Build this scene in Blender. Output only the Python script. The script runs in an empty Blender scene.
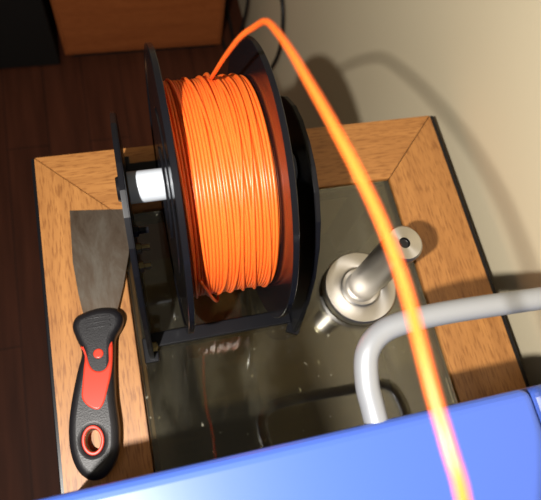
import bpy, bmesh, math, random
from mathutils import Vector, Matrix
random.seed(7)
H=0.70            # table-top height above the floor
sc=bpy.context.scene
sc.view_settings.view_transform='Standard'
col=sc.collection

# ------------------------------------------------------------ materials
def mat(name,color=(.8,.8,.8),rough=.5,metal=0,coat=0,spec=.5):
    m=bpy.data.materials.new(name);m.use_nodes=True
    b=m.node_tree.nodes['Principled BSDF']
    b.inputs['Base Color'].default_value=(*color,1);b.inputs['Roughness'].default_value=rough
    b.inputs['Metallic'].default_value=metal;b.inputs['Coat Weight'].default_value=coat
    b.inputs['Specular IOR Level'].default_value=spec
    return m,m.node_tree,b
def ramp(nt,src,stops):
    r=nt.nodes.new('ShaderNodeValToRGB');e=r.color_ramp.elements
    while len(e)>1: e.remove(e[-1])
    e[0].position=stops[0][0];e[0].color=(*stops[0][1],1)
    for p,c in stops[1:]:
        x=e.new(p);x.color=(*c,1)
    nt.links.new(src,r.inputs[0]);return r.outputs[0]
def noise(nt,scale,vec,detail=4,rough=.55,dist=0):
    n=nt.nodes.new('ShaderNodeTexNoise');n.inputs['Scale'].default_value=scale;n.inputs['Detail'].default_value=detail
    n.inputs['Roughness'].default_value=rough;n.inputs['Distortion'].default_value=dist
    nt.links.new(vec,n.inputs['Vector']);return n.outputs['Fac']
def coords(nt,scale=(1,1,1),rot=(0,0,0)):
    t=nt.nodes.new('ShaderNodeTexCoord');m=nt.nodes.new('ShaderNodeMapping')
    m.inputs['Scale'].default_value=scale;m.inputs['Rotation'].default_value=rot
    nt.links.new(t.outputs['Object'],m.inputs['Vector']);return m.outputs[0]
def mix(nt,a,b,fac,mode='MIX'):
    n=nt.nodes.new('ShaderNodeMix');n.data_type='RGBA';n.blend_type=mode
    for s,v in ((n.inputs[6],a),(n.inputs[7],b),(n.inputs[0],fac)):
        if isinstance(v,(int,float)): s.default_value=v
        elif isinstance(v,tuple): s.default_value=(*v,1)
        else: nt.links.new(v,s)
    return n.outputs[2]
def bump(nt,b,h,strength,dist=.001):
    n=nt.nodes.new('ShaderNodeBump');n.inputs['Strength'].default_value=strength;n.inputs['Distance'].default_value=dist
    nt.links.new(h,n.inputs['Height']);nt.links.new(n.outputs[0],b.inputs['Normal'])

def wood(name,light,dark,pore,along='X',rough=.45,sc_=1.0):
    m,nt,b=mat(name,rough=rough,coat=.15)
    s={'X':(.07,1,1),'Y':(1,.07,1),'Z':(1,1,.07)}[along]
    v=coords(nt,tuple(k*sc_ for k in s))
    n1=noise(nt,70,v,6,.65,.5)
    c1=ramp(nt,n1,[(.25,dark),(.75,light)])
    v3=coords(nt,{'X':(.11,1,1),'Y':(1,.11,1),'Z':(1,1,.11)}[along])
    n2=noise(nt,620,v3,2,.5)
    c2=ramp(nt,n2,[(.34,pore),(.50,(1,1,1))])
    c=mix(nt,c1,c2,.6,'MULTIPLY')
    nt.links.new(c,b.inputs['Base Color']);bump(nt,b,n2,.08)
    return m
OL,OD,OP=(.55,.245,.068),(.34,.135,.034),(.42,.30,.20)
oakX=wood('oak_x',OL,OD,OP,'X')
oakY=wood('oak_y',OL,OD,OP,'Y')
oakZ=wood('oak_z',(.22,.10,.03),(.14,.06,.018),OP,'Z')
darkw=wood('dark_shelf',(.15,.10,.05),(.07,.045,.023),(.6,.5,.4),'X')
cabw=wood('cabinet_wood',(.44,.13,.035),(.32,.085,.022),(.7,.6,.5),'X',.4)
def floor_mat():
    m,nt,b=mat('floor_planks',rough=.6,spec=.25)
    br=nt.nodes.new('ShaderNodeTexBrick');br.inputs['Scale'].default_value=1
    br.inputs['Brick Width'].default_value=.9;br.inputs['Row Height'].default_value=.09;br.inputs['Mortar Size'].default_value=.0012
    br.inputs['Color1'].default_value=(.095,.027,.012,1);br.inputs['Color2'].default_value=(.078,.022,.010,1);br.inputs['Mortar'].default_value=(.03,.010,.006,1)
    v2=coords(nt,rot=(0,0,math.pi/2));nt.links.new(v2,br.inputs['Vector'])
    n=noise(nt,40,coords(nt,(1,.08,1)),4)
    c=mix(nt,br.outputs['Color'],ramp(nt,n,[(.3,(.5,.45,.4)),(.7,(1.2,1.2,1.2))]),.8,'MULTIPLY')
    nt.links.new(c,b.inputs['Base Color']);return m
floorm=floor_mat()
wallm,nt,b=mat('wall_paint',rough=.8,spec=.2)
v=coords(nt);n=noise(nt,300,v,3);nt.links.new(ramp(nt,noise(nt,2.5,v,2),[(.3,(.70,.60,.41)),(.7,(.76,.66,.46))]),b.inputs['Base Color']);bump(nt,b,n,.10)
blackp,nt,b=mat('black_plastic',(.006,.006,.008),.2,spec=.4)
bump(nt,b,noise(nt,120,coords(nt),2),.05)
blackm,_,_=mat('black_panel',(.006,.006,.008),.3,spec=.35)
blackbox,_,_=mat('black_cabinet',(.006,.006,.006),.6)
whitep,_,_=mat('white_plastic',(.60,.64,.70),.35)
labelm,_,_=mat('label_paper',(.42,.42,.42),.5)
brass,_,_=mat('brass_bolt',(.45,.34,.16),.35,1)
rubber,nt,b=mat('black_rubber',(.009,.008,.010),.42)
bump(nt,b,noise(nt,900,coords(nt),2),.15)
redp,_,_=mat('red_plastic',(.66,.045,.02),.3)
orange,nt,b=mat('orange_filament',(.94,.150,.020),.34,spec=.5)
b.inputs['Subsurface Weight'].default_value=.25;b.inputs['Subsurface Radius'].default_value=(.004,.0015,.0005);b.inputs['Subsurface Scale'].default_value=1
blue,nt,b=mat('blue_enamel',(.055,.120,.50),.42,coat=.25)
b.inputs['Coat Roughness'].default_value=.3
bump(nt,b,noise(nt,60,coords(nt),2),.04)
tube_m,_,_=mat('grey_tube',(.32,.33,.35),.42,.35)
seam,_,_=mat('seam_dark',(.01,.015,.06),.5)
cablem,_,_=mat('cable_rubber',(.01,.01,.01),.5)
# old steel blade
bladem,nt,b=mat('blade_steel',rough=.36,metal=.9)
v=coords(nt,(1,.35,1))
n=noise(nt,45,v,6,.7,.5)
nt.links.new(ramp(nt,n,[(.32,(.13,.085,.055)),(.5,(.28,.22,.17)),(.68,(.50,.44,.37))]),b.inputs['Base Color'])
nt.links.new(ramp(nt,n,[(.3,(.5,)*3),(.7,(.32,)*3)]),b.inputs['Roughness'])
# turned steel
steel,nt,b=mat('turned_steel',(.54,.515,.48),.36,1)
b.inputs['Anisotropic'].default_value=.7
tg=nt.nodes.new('ShaderNodeTangent');tg.direction_type='RADIAL';tg.axis='Z';nt.links.new(tg.outputs[0],b.inputs['Tangent'])
# glass
def glass_mat():
    m=bpy.data.materials.new('table_glass');m.use_nodes=True;nt=m.node_tree;nt.nodes.clear()
    out=nt.nodes.new('ShaderNodeOutputMaterial');tr=nt.nodes.new('ShaderNodeBsdfTransparent');tr.inputs[0].default_value=(.68,.66,.54,1)
    gl=nt.nodes.new('ShaderNodeBsdfGlossy');gl.inputs['Roughness'].default_value=.02;gl.inputs[0].default_value=(1,1,1,1)
    df=nt.nodes.new('ShaderNodeBsdfDiffuse');df.inputs[0].default_value=(.60,.56,.43,1)
    fr=nt.nodes.new('ShaderNodeFresnel');fr.inputs[0].default_value=1.75
    m1=nt.nodes.new('ShaderNodeMixShader');m2=nt.nodes.new('ShaderNodeMixShader')
    nt.links.new(fr.outputs[0],m1.inputs[0]);nt.links.new(tr.outputs[0],m1.inputs[1]);nt.links.new(gl.outputs[0],m1.inputs[2])
    v=coords(nt,(1,.3,1),(0,0,.15));a=ramp(nt,noise(nt,16,v,5,.6,1),[(.45,(.004,)*3),(.78,(.07,)*3)])
    v2=coords(nt);s=ramp(nt,noise(nt,150,v2,1,.5),[(.74,(0,)*3),(.80,(.35,)*3)])
    f=mix(nt,a,s,1.0,'ADD')
    nt.links.new(f,m2.inputs[0]);nt.links.new(m1.outputs[0],m2.inputs[1]);nt.links.new(df.outputs[0],m2.inputs[2])
    nt.links.new(m2.outputs[0],out.inputs[0]);return m
glassm=glass_mat()

# ------------------------------------------------------------ helpers
def empty(name,loc=(0,0,0)):
    e=bpy.data.objects.new(name,None);e.location=loc;e.empty_display_size=.05;col.objects.link(e);return e
def obj(name,me,m,parent=None,smooth=False):
    o=bpy.data.objects.new(name,me);col.objects.link(o)
    if m: me.materials.append(m)
    if smooth:
        for p in me.polygons:p.use_smooth=True
    if parent:
        o.parent=parent;o.matrix_parent_inverse=Matrix.Translation(parent.location).inverted()
    return o
def mesh(name,vs,fs):
    me=bpy.data.meshes.new(name);me.from_pydata([tuple(v) for v in vs],[],fs);me.update();return me
def fixn(me):
    bm=bmesh.new();bm.from_mesh(me);bmesh.ops.recalc_face_normals(bm,faces=bm.faces);bm.to_mesh(me);bm.free()
def box(name,lo,hi,m,parent=None,bev=.001,seg=2):
    bm=bmesh.new();bmesh.ops.create_cube(bm,size=1)
    for v in bm.verts: v.co=Vector([(lo[i]+hi[i])/2+v.co[i]*(hi[i]-lo[i]) for i in range(3)])
    if bev: bmesh.ops.bevel(bm,geom=bm.edges[:],offset=bev,segments=seg,affect='EDGES',profile=.5)
    me=bpy.data.meshes.new(name);bm.to_mesh(me);bm.free();return obj(name,me,m,parent)
def prism(name,poly,z0,z1,m,parent=None,bev=.0008):
    n=len(poly);vs=[(x,y,z0) for x,y in poly]+[(x,y,z1) for x,y in poly]
    fs=[tuple(range(n))[::-1],tuple(range(n,2*n))]+[(i,(i+1)%n,n+(i+1)%n,n+i) for i in range(n)]
    me=mesh(name,vs,fs);fixn(me)
    if bev:
        bm=bmesh.new();bm.from_mesh(me);bmesh.ops.bevel(bm,geom=bm.edges[:],offset=bev,segments=2,affect='EDGES');bm.to_mesh(me);bm.free()
    return obj(name,me,m,parent)
def lathe(name,prof,origin,axis,m,parent=None,seg=96,closed=True,sharp=30):
    vs=[];fs=[];n=len(prof)
    for k in range(seg):
        a=2*math.pi*k/seg;c,s=math.cos(a),math.sin(a)
        for ax,r in prof:
            if axis=='X': vs.append((ax,r*c,r*s))
            else: vs.append((r*c,r*s,ax))
    for k in range(seg):
        k2=(k+1)%seg
        for i in range(n if closed else n-1):
            j=(i+1)%n
            fs.append((k*n+i,k2*n+i,k2*n+j,k*n+j))
    me=mesh(name,vs,fs)
    bm=bmesh.new();bm.from_mesh(me);bmesh.ops.remove_doubles(bm,verts=bm.verts,dist=1e-6)
    bmesh.ops.dissolve_degenerate(bm,edges=bm.edges,dist=1e-6);bmesh.ops.recalc_face_normals(bm,faces=bm.faces)
    bm.to_mesh(me);bm.free()
    o=obj(name,me,m,parent,True);o.location=origin;me.set_sharp_from_angle(angle=math.radians(sharp));return o
def catmull(P,n=8):
    P=[Vector(p) for p in P];Q=[2*P[0]-P[1]]+P+[2*P[-1]-P[-2]];out=[]
    for i in range(1,len(Q)-2):
        a,b_,c,d=Q[i-1],Q[i],Q[i+1],Q[i+2]
        for k in range(n):
            t=k/n;out.append(.5*((2*b_)+(c-a)*t+(2*a-5*b_+4*c-d)*t*t+(3*b_-a-3*c+d)*t**3))
    out.append(P[-1]);return out
def sweep(name,P,r,m,parent=None,sides=10):
    P=[Vector(p) for p in P];T=[(P[min(i+1,len(P)-1)]-P[max(i-1,0)]).normalized() for i in range(len(P))]
    u=T[0].orthogonal().normalized();vs=[];fs=[]
    for i,p in enumerate(P):
        u=(u-T[i]*u.dot(T[i])).normalized();w=T[i].cross(u)
        for k in range(sides):
            a=2*math.pi*k/sides;vs.append(p+(u*math.cos(a)+w*math.sin(a))*r)
    for i in range(len(P)-1):
        for k in range(sides):
            k2=(k+1)%sides;fs.append((i*sides+k,i*sides+k2,(i+1)*sides+k2,(i+1)*sides+k))
    fs.append(tuple(range(sides))[::-1]);fs.append(tuple((len(P)-1)*sides+k for k in range(sides)))
    return obj(name,mesh(name,vs,fs),m,parent,True)
def flat(name,outlines,zc,half,bev,m,parent=None,smoothn=6):
    cu=bpy.data.curves.new(name,'CURVE');cu.dimensions='2D';cu.fill_mode='BOTH'
    for pts in outlines:
        if smoothn:
            P=[Vector((*p,0)) for p in pts];n=len(P);out=[]
            for i in range(n):
                a,b_,c,d=P[i-1],P[i],P[(i+1)%n],P[(i+2)%n]
                for k in range(smoothn):
                    t=k/smoothn;out.append(.5*((2*b_)+(c-a)*t+(2*a-5*b_+4*c-d)*t*t+(3*b_-a-3*c+d)*t**3))
        else: out=[Vector((*p,0)) for p in pts]
        s=cu.splines.new('POLY');s.points.add(len(out)-1)
        for q,p in zip(s.points,out): q.co=(p.x,p.y,0,1)
        s.use_cyclic_u=True
    cu.extrude=half-bev;cu.bevel_depth=bev;cu.bevel_resolution=4;cu.offset=-bev
    o=bpy.data.objects.new(name,cu);col.objects.link(o);bpy.context.view_layer.update()
    me=bpy.data.meshes.new_from_object(o.evaluated_get(bpy.context.evaluated_depsgraph_get()))
    bpy.data.objects.remove(o)
    for v in me.vertices: v.co.z+=zc
    o=obj(name,me,m,parent,True);me.set_sharp_from_angle(angle=math.radians(50));return o

# ------------------------------------------------------------ room
XW=.425
box('floor',(-2.2,-1.8,-.05),(XW+.1,1.62,0),floorm,bev=0)
box('wall_right',(XW,-1.8,0),(XW+.1,1.62,2.4),wallm,bev=0)
box('wall_back',(-2.2,1.5,0),(XW,1.62,2.4),wallm,bev=0)

# ------------------------------------------------------------ side table
W,D,F=.399,.66,.0665
t=empty('side_table',(W/2,-D/2,0))
T0,T1=H-.03,H
e=.0005
prism('rail_back',[(e,0),(W-e,0),(W-F-e,-F),(F+e,-F)],T0,T1,oakX,t,.0005)
prism('rail_front',[(e,-D),(F+e,-D+F),(W-F-e,-D+F),(W-e,-D)],T0,T1,oakX,t,.0005)
prism('rail_side_1',[(0,-e),(F,-F-e),(F,-D+F+e),(0,-D+e)],T0,T1,oakY,t,.0005)
prism('rail_side_2',[(W,-e),(W,-D+e),(W-F,-D+F+e),(W-F,-F-e)],T0,T1,oakY,t,.0005)
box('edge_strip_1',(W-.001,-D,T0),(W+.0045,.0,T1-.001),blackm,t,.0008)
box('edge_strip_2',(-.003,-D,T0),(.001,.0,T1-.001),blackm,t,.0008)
g=.0015
box('glass_top',(F+g,-D+F+g,H-.007),(W-F-g,-F-g,H-.001),glassm,t,.0006)
for n_,lo,hi in (('bead_1',(F-.002,-D+F,H-.02),(F+.006,-F,H-.008)),('bead_2',(W-F-.006,-D+F,H-.02),(W-F+.002,-F,H-.008)),
                 ('bead_3',(F,-F-.006,H-.02),(W-F,-F+.002,H-.008)),('bead_4',(F,-D+F-.002,H-.02),(W-F,-D+F+.006,H-.008))):
    box(n_,lo,hi,oakZ,t,.0005)
for i,(x,y) in enumerate(((.03,-.03),(W-.03,-.03),(.03,-D+.03),(W-.03,-D+.03))):
    box('leg_%d'%(i+1),(x-.02,y-.02,0),(x+.02,y+.02,T0),oakZ,t,.002)
for n_,lo,hi in (('apron_1',(.022,-D+.05,T0-.06),(.038,-.05,T0)),('apron_2',(W-.038,-D+.05,T0-.06),(W-.022,-.05,T0)),
                 ('apron_3',(.05,-.038,T0-.06),(W-.05,-.022,T0)),('apron_4',(.05,-D+.022,T0-.06),(W-.05,-D+.038,T0))):
    box(n_,lo,hi,oakZ,t,.001)
box('lower_shelf',(.02,-D+.02,.42),(W-.02,-.02,.436),darkw,t,.001)

# ------------------------------------------------------------ spool holder
SY,SZ=-.108,H+.113
h=empty('spool_holder',(.14,SY,H))
half=[(0,.095),(.035,.092),(.07,.085),(.10,.076),(.126,.063),(.143,.050),(.155,.034),(.161,.018),(.163,0)]
def panel(name,x0,x1):
    prof=[(-w,z) for z,w in half]+[(w,z) for z,w in half[::-1][1:]]
    n=len(prof);vs=[(x,SY+y,H+z) for x in (x0,x1) for y,z in prof]
    fs=[tuple(range(n)),tuple(range(n,2*n))[::-1]]+[(i,(i+1)%n,n+(i+1)%n,n+i) for i in range(n)]
    me=mesh(name,vs,fs);fixn(me)
    bm=bmesh.new();bm.from_mesh(me);bmesh.ops.bevel(bm,geom=[e for e in bm.edges if e.calc_face_angle(0)>1],offset=.0006,segments=2,affect='EDGES');bm.to_mesh(me);bm.free()
    return obj(name,me,blackm,h)
panel('side_panel_1',.0762,.0800);panel('side_panel_2',.1985,.2023)
for i,y in enumerate((SY-.080,SY+.080)):
    box('cross_bar_%d'%(i+1),(.080,y-.006,H+.004),(.1985,y+.006,H+.010),blackm,h,.001)
box('foot_1',(.072,SY-.097,H),(.084,SY-.076,H+.004),blackm,h,.001)
box('foot_2',(.072,SY+.076,H),(.084,SY+.097,H+.004),blackm,h,.001)
prism('foot_3',[(.193,SY-.092),(.203,SY-.097),(.226,SY-.058),(.214,SY-.053)],H,H+.006,blackm,h)
box('foot_4',(.193,SY+.070,H),(.209,SY+.097,H+.004),blackm,h,.001)
AZ=H+.1275
lathe('axle',[(0,.0),(0,.0100),(.0005,.0110),(.1165,.0110),(.117,.0)],(.0808,SY,AZ),'X',whitep,h,48,False)
lathe('axle_cap',[(0,0),(0,.008),(.0025,.009),(.0028,0)],(.0734,SY,AZ),'X',blackm,h,32,False)
lathe('axle_cap_2',[(0,0),(0,.016),(.006,.014),(.0062,0)],(.2028,SY,AZ),'X',blackm,h,32,False)
for i,(dy,dz,mm,L) in enumerate(((-.028,.118,blackm,.010),(-.036,.106,brass,.009),(-.047,.098,brass,.008),(-.086,.012,brass,.004))):
    lathe('bolt_%d'%(i+1),[(0,0),(0,.0042),(.003,.0042),(.0035,.0024),(L,.0024),(L,0)],(.0802,SY+dy,H+dz),'X',mm,h,6,False)
for i,(dy,dz) in enumerate(((.02,.12),(-.03,.10),(-.055,.06),(-.075,.03))):
    lathe('rivet_%d'%(i+1),[(0,0),(0,.0022),(.0008,.0030),(.0009,0)],(.0755,SY+dy,H+dz),'X',brass,h,16,False)

# ------------------------------------------------------------ filament spool
s=empty('filament_spool',(.1397,SY,SZ))
def flange(name,x,sgn):
    p=[(0,.026),(0,.1),(.0004,.1005),(.0036,.1005),(.004,.1),(.004,.095),(.0032,.0945),(.0032,.060),(.004,.0595),(.004,.034),(.0052,.0335),(.0052,.026)]
    lathe(name,[(a*sgn,r) for a,r in p],(x,SY,SZ),'X',blackp,s,160)
flange('flange_1',.1095,-1);flange('flange_2',.1698,1)
RW=.0758
lathe('core',[(0,.026),(0,.050),(.0603,.050),(.0603,.026)],(.1095,SY,SZ),'X',blackp,s,96)
lathe('winding_body',[(0,.050),(0,RW-.0028),(.0595,RW-.0028),(.0595,.050)],(.1099,SY,SZ),'X',orange,s,128)
lab=prism('label',[(-.017,-.011),(.017,-.011),(.017,.011),(-.017,.011)],0,.0003,labelm,s,0)
lab.data.transform(Matrix.Translation((.1060,SY-.043,SZ-.005))@Matrix.Rotation(math.radians(-90),4,'Y'))
FR=.00110
def wind(name,n,r0,jr,wob,seed):
    rd=random.Random(seed);P=[];x0,x1=.1109,.1684
    step=[rd.uniform(.88,1.12) for _ in range(n)];tot=sum(step);acc=0
    A=[(rd.uniform(-1,1),rd.uniform(-1,1),rd.uniform(-1,1)) for _ in range(n+1)]
    K=72
    for i in range(n):
        for k in range(K):
            f=k/K;a=2*math.pi*f
            q=[A[i][j]*(1-f)+A[i+1][j]*f for j in range(3)]
            x=x0+(x1-x0)*(acc+step[i]*f)/tot+wob*(q[0]*math.sin(a)+q[1]*math.cos(2*a+1)*.6+q[2]*math.sin(3*a)*.3)
            r=r0+jr*(q[1]*math.sin(a+1)+q[2]*math.cos(2*a))*.6
            x=min(max(x,x0),x1)
            P.append((x,SY+r*math.cos(a),SZ+r*math.sin(a)))
        acc+=step[i]
    sweep(name,P,FR,orange,s,8)
wind('winding_layer_1',29,RW-.0022,.0001,.0002,1)
wind('winding_layer_2',28,RW-.0010,.0002,.0006,5)
wind('winding_layer_3',7,RW+.0005,.0003,.0055,11)
# loose turn sagging below the pack
P=[]
for k in range(41):
    f=k/40;a=math.radians(165+ f*150)
    r=RW+.0015+.0095*math.sin(math.pi*f)**2
    P.append((.117+.042*f+.003*math.sin(6*f),SY+r*math.cos(a),SZ+r*math.sin(a)))
sweep('loose_turn',P,FR,orange,s,10)
# strand feeding to the printer
S=[(142,-92,233),(143,-111,270),(144.7,-123,290),(144,-138,310),(142,-156,325),(139.5,-177,340),(138,-194,350),(137.2,-212,359),(137.3,-224,363.5),(138.3,-234.6,365.5),(139.3,-246,367),(139.6,-256.4,368.2),(139.4,-266.7,369),(138.5,-276.6,370),(138,-288,370),(138,-298.2,369.8),(138.5,-308,368),(139,-335,358),(140,-375,325),(140,-405,280),(140,-415,240),(140,-415,202)]
S=[(x/1000,y/1000,H+z/1000) for x,y,z in S]
pre=[(.1450-.0005*i,SY+(RW+.002)*math.cos(math.radians(a)),SZ+(RW+.002)*math.sin(math.radians(a))) for i,a in enumerate((10,24,38,52))]
pre.append((.1420,-.073,H+.195))
sweep('feed_strand',catmull(pre+S,8),.00130,orange,s,12)

# ------------------------------------------------------------ putty knife
k=empty('putty_knife',(.035,-.17,H))
bo=[(.026,-.058),(.078,-.064),(.0765,-.078),(.0715,-.108),(.063,-.138),(.056,-.158),(.050,-.166),(.034,-.166),(.029,-.158),(.0265,-.138),(.0245,-.108)]
def bz(y): return H+.0008+max(0,(-y-.064))/.1*.0072
n=len(bo)
vs=[(x,y,bz(y)) for x,y in bo]+[(x,y,bz(y)+(.0006 if y>-.07 else .0014)) for x,y in bo]
fs=[tuple(range(n)),tuple(range(n,2*n))[::-1]]+[(i,(i+1)%n,n+(i+1)%n,n+i) for i in range(n)]
me=mesh('blade',vs,fs);fixn(me);obj('blade',me,bladem,k)
ho=[(29,-157),(23,-160),(20,-167),(22,-177),(25,-189),(20,-204),(14,-224),(10,-243),(9.5,-262),(14,-277),(23,-285),(34,-283),(43,-271),(46.5,-252),(46.5,-230),(48,-210),(50,-194),(52,-182),(58,-173),(60,-165),(55,-158),(42,-155)]
mm=lambda L:[(x/1000,y/1000) for x,y in L]
def ell(cx,cy,a,b_,n=28): return [((cx+a*math.cos(2*math.pi*i/n))/1000,(cy+b_*math.sin(2*math.pi*i/n))/1000) for i in range(n)]
flat('handle',[mm(ho),ell(27,-257,5.5,8)],H+.0095,.0092,.0060,rubber,k,4)
flat('handle_inlay',[mm([(25.5,-184),(29,-190),(31,-201),(35,-206),(41,-206),(45,-200),(46,-190),(49.5,-185),(49,-194),(46.5,-208),(42,-222),(38,-232),(33,-236),(26,-232),(22,-225),(23,-216),(25.5,-203),(27.5,-193)])],H+.0096,.0096,.0015,redp,k,3)
flat('inlay_dot',[ell(38,-193,4,4)],H+.0097,.0097,.001,redp,k,0)
flat('hang_ring',[ell(27,-257,8.2,11),ell(27,-257,5.8,8.4)],H+.0097,.0097,.0008,redp,k,0)
for i in range(3):
    flat('grip_rib_%d'%i,[mm([(31,-163-4*i),(50,-163-4*i),(50,-164.2-4*i),(31,-164.2-4*i)])],H+.0096,.0096,.0003,rubber,k,0)

# ------------------------------------------------------------ steel spindle
sp=empty('steel_spindle',(.2683,-.1738,H))
lathe('base_flange',[(0,0),(0,.0328),(.0008,.0335),(.0092,.0335),(.0104,.0323),(.0106,.020),(.0098,.0185),(.0108,.017),(.0108,0)],(.2683,-.1738,H),'Z',steel,sp,96,False)
lathe('shaft',[(.0,.0),(.0,.0142),(.003,.0136),(.098,.0136),(.099,.0140),(.1055,.0140),(.1070,.0126),(.1070,.0042),(.099,.0042),(.099,0)],(.2683,-.1738,H+.0108),'Z',steel,sp,64,False)
lathe('set_screw',[(0,0),(0,.004),(.005,.004),(.0055,.0035),(.0055,0)],(.2683,-.1738,H+.1105),'Z',blackm,sp,24,False)

# ------------------------------------------------------------ desktop printer (blue)
p=empty('desktop_3d_printer',(.17,-.45,H))
box('housing',(.006,-.60,H+.004),(.272,-.2895,H+.2),blue,p,.006,4)
box('housing_side',(.2735,-.60,H+.004),(.375,-.2895,H+.197),blue,p,.006,4)
box('seam_strip',(.2705,-.595,H+.01),(.275,-.296,H+.19),seam,p,.0005)
for i,(x,y) in enumerate(((.035,-.32),(.34,-.32),(.035,-.57),(.34,-.57))):
    lathe('rubber_foot_%d'%(i+1),[(0,0),(0,.011),(.0045,.012),(.0045,0)],(x,y,H),'Z',rubber,p,24,False)
hp=[(.187,-.294,.190),(.1865,-.282,.192),(.186,-.270,.195),(.189,-.256,.198),(.198,-.2475,.199),(.212,-.244,.20),(.240,-.243,.20),(.296,-.245,.20),(.335,-.246,.20),(.350,-.250,.199),(.357,-.260,.198),(.359,-.275,.193),(.359,-.294,.190)]
sweep('handle_tube',catmull([(x,y,H+z) for x,y,z in hp],8),.0063,tube_m,p,20)
lathe('filament_inlet',[(0,.0),(0,.010),(.008,.007),(.008,.0025),(.001,.0025),(.001,0)],(.140,-.415,H+.1995),'Z',blackm,p,24,False)

# ------------------------------------------------------------ background furniture
c=empty('wooden_cabinet',(.16,.9,0))
box('plinth',(-.015,.69,0),(.335,1.10,.03),blackbox,c,.001)
box('carcass',(-.03,.67,.03),(.345,1.12,.62),cabw,c,.003)
box('drawer_front_1',(-.022,.662,.05),(.337,.67,.32),cabw,c,.002)
box('drawer_front_2',(-.022,.662,.33),(.337,.67,.60),cabw,c,.002)
sb=empty('subwoofer',(-.35,.9,0))
box('enclosure',(-.62,.662,.008),(-.045,1.05,.5),blackbox,sb,.004)
for i,(x,y) in enumerate(((-.58,.70),(-.09,.70),(-.58,1.0),(-.09,1.0))):
    lathe('foot_%d'%(i+1),[(0,0),(0,.015),(.0085,.015),(.0085,0)],(x,y,0),'Z',rubber,sb,20,False)
cb=empty('power_cable',(.38,.5,.2))
sweep('cord_1',catmull([(.40,1.2,.005),(.39,.9,.005),(.385,.70,.005),(.375,.60,.006),(.39,.54,.02),(.412,.50,.12),(.417,.47,.24),(.417,.50,.32),(.416,.56,.33),(.414,.66,.28),(.412,.85,.2)],8),.0040,cablem,cb,10)
sweep('cord_2',catmull([(.36,1.3,.004),(.358,.95,.004),(.356,.75,.004),(.362,.66,.004),(.385,.64,.004),(.40,.70,.02),(.414,.72,.12),(.416,.80,.2),(.415,1.0,.2)],8),.0038,cablem,cb,10)

# ------------------------------------------------------------ light
def area(name,loc,target,power,size,color=(1,1,1)):
    l=bpy.data.lights.new(name,'AREA');l.shape='DISK';l.size=size;l.energy=power;l.color=color
    o=bpy.data.objects.new(name,l);col.objects.link(o);o.location=loc
    o.rotation_euler=(Vector(target)-Vector(loc)).to_track_quat('-Z','Y').to_euler();return o
area('camera_flash',(-.055,-.345,H+.60),(.26,-.08,H),7.0,.014,(1,.96,.90))
area('ambient_fill',(-.6,-.4,H+1.6),(.2,-.1,H),2.2,.5,(1,.85,.65))  # added soft warm fill for the weak ambient level, not a room fixture
w=bpy.data.worlds.new('World');sc.world=w;w.use_nodes=True
w.node_tree.nodes['Background'].inputs[0].default_value=(.9,.84,.68,1);w.node_tree.nodes['Background'].inputs[1].default_value=.10

# ------------------------------------------------------------ camera
cd=bpy.data.cameras.new('camera');co=bpy.data.objects.new('camera',cd);col.objects.link(co)
cd.sensor_width=36;cd.sensor_fit='HORIZONTAL';cd.lens=567.9*36/541;cd.clip_start=.01
R=Matrix(((.96596,-.21186,.14845),(.14793,.92314,.35487),(-.21222,-.32083,.92306)))
M=R.transposed().to_4x4();M.translation=Vector((.0862,-.2901,H+.4813));co.matrix_world=M
cd.dof.use_dof=True;cd.dof.focus_distance=.385;cd.dof.aperture_fstop=11
sc.camera=co
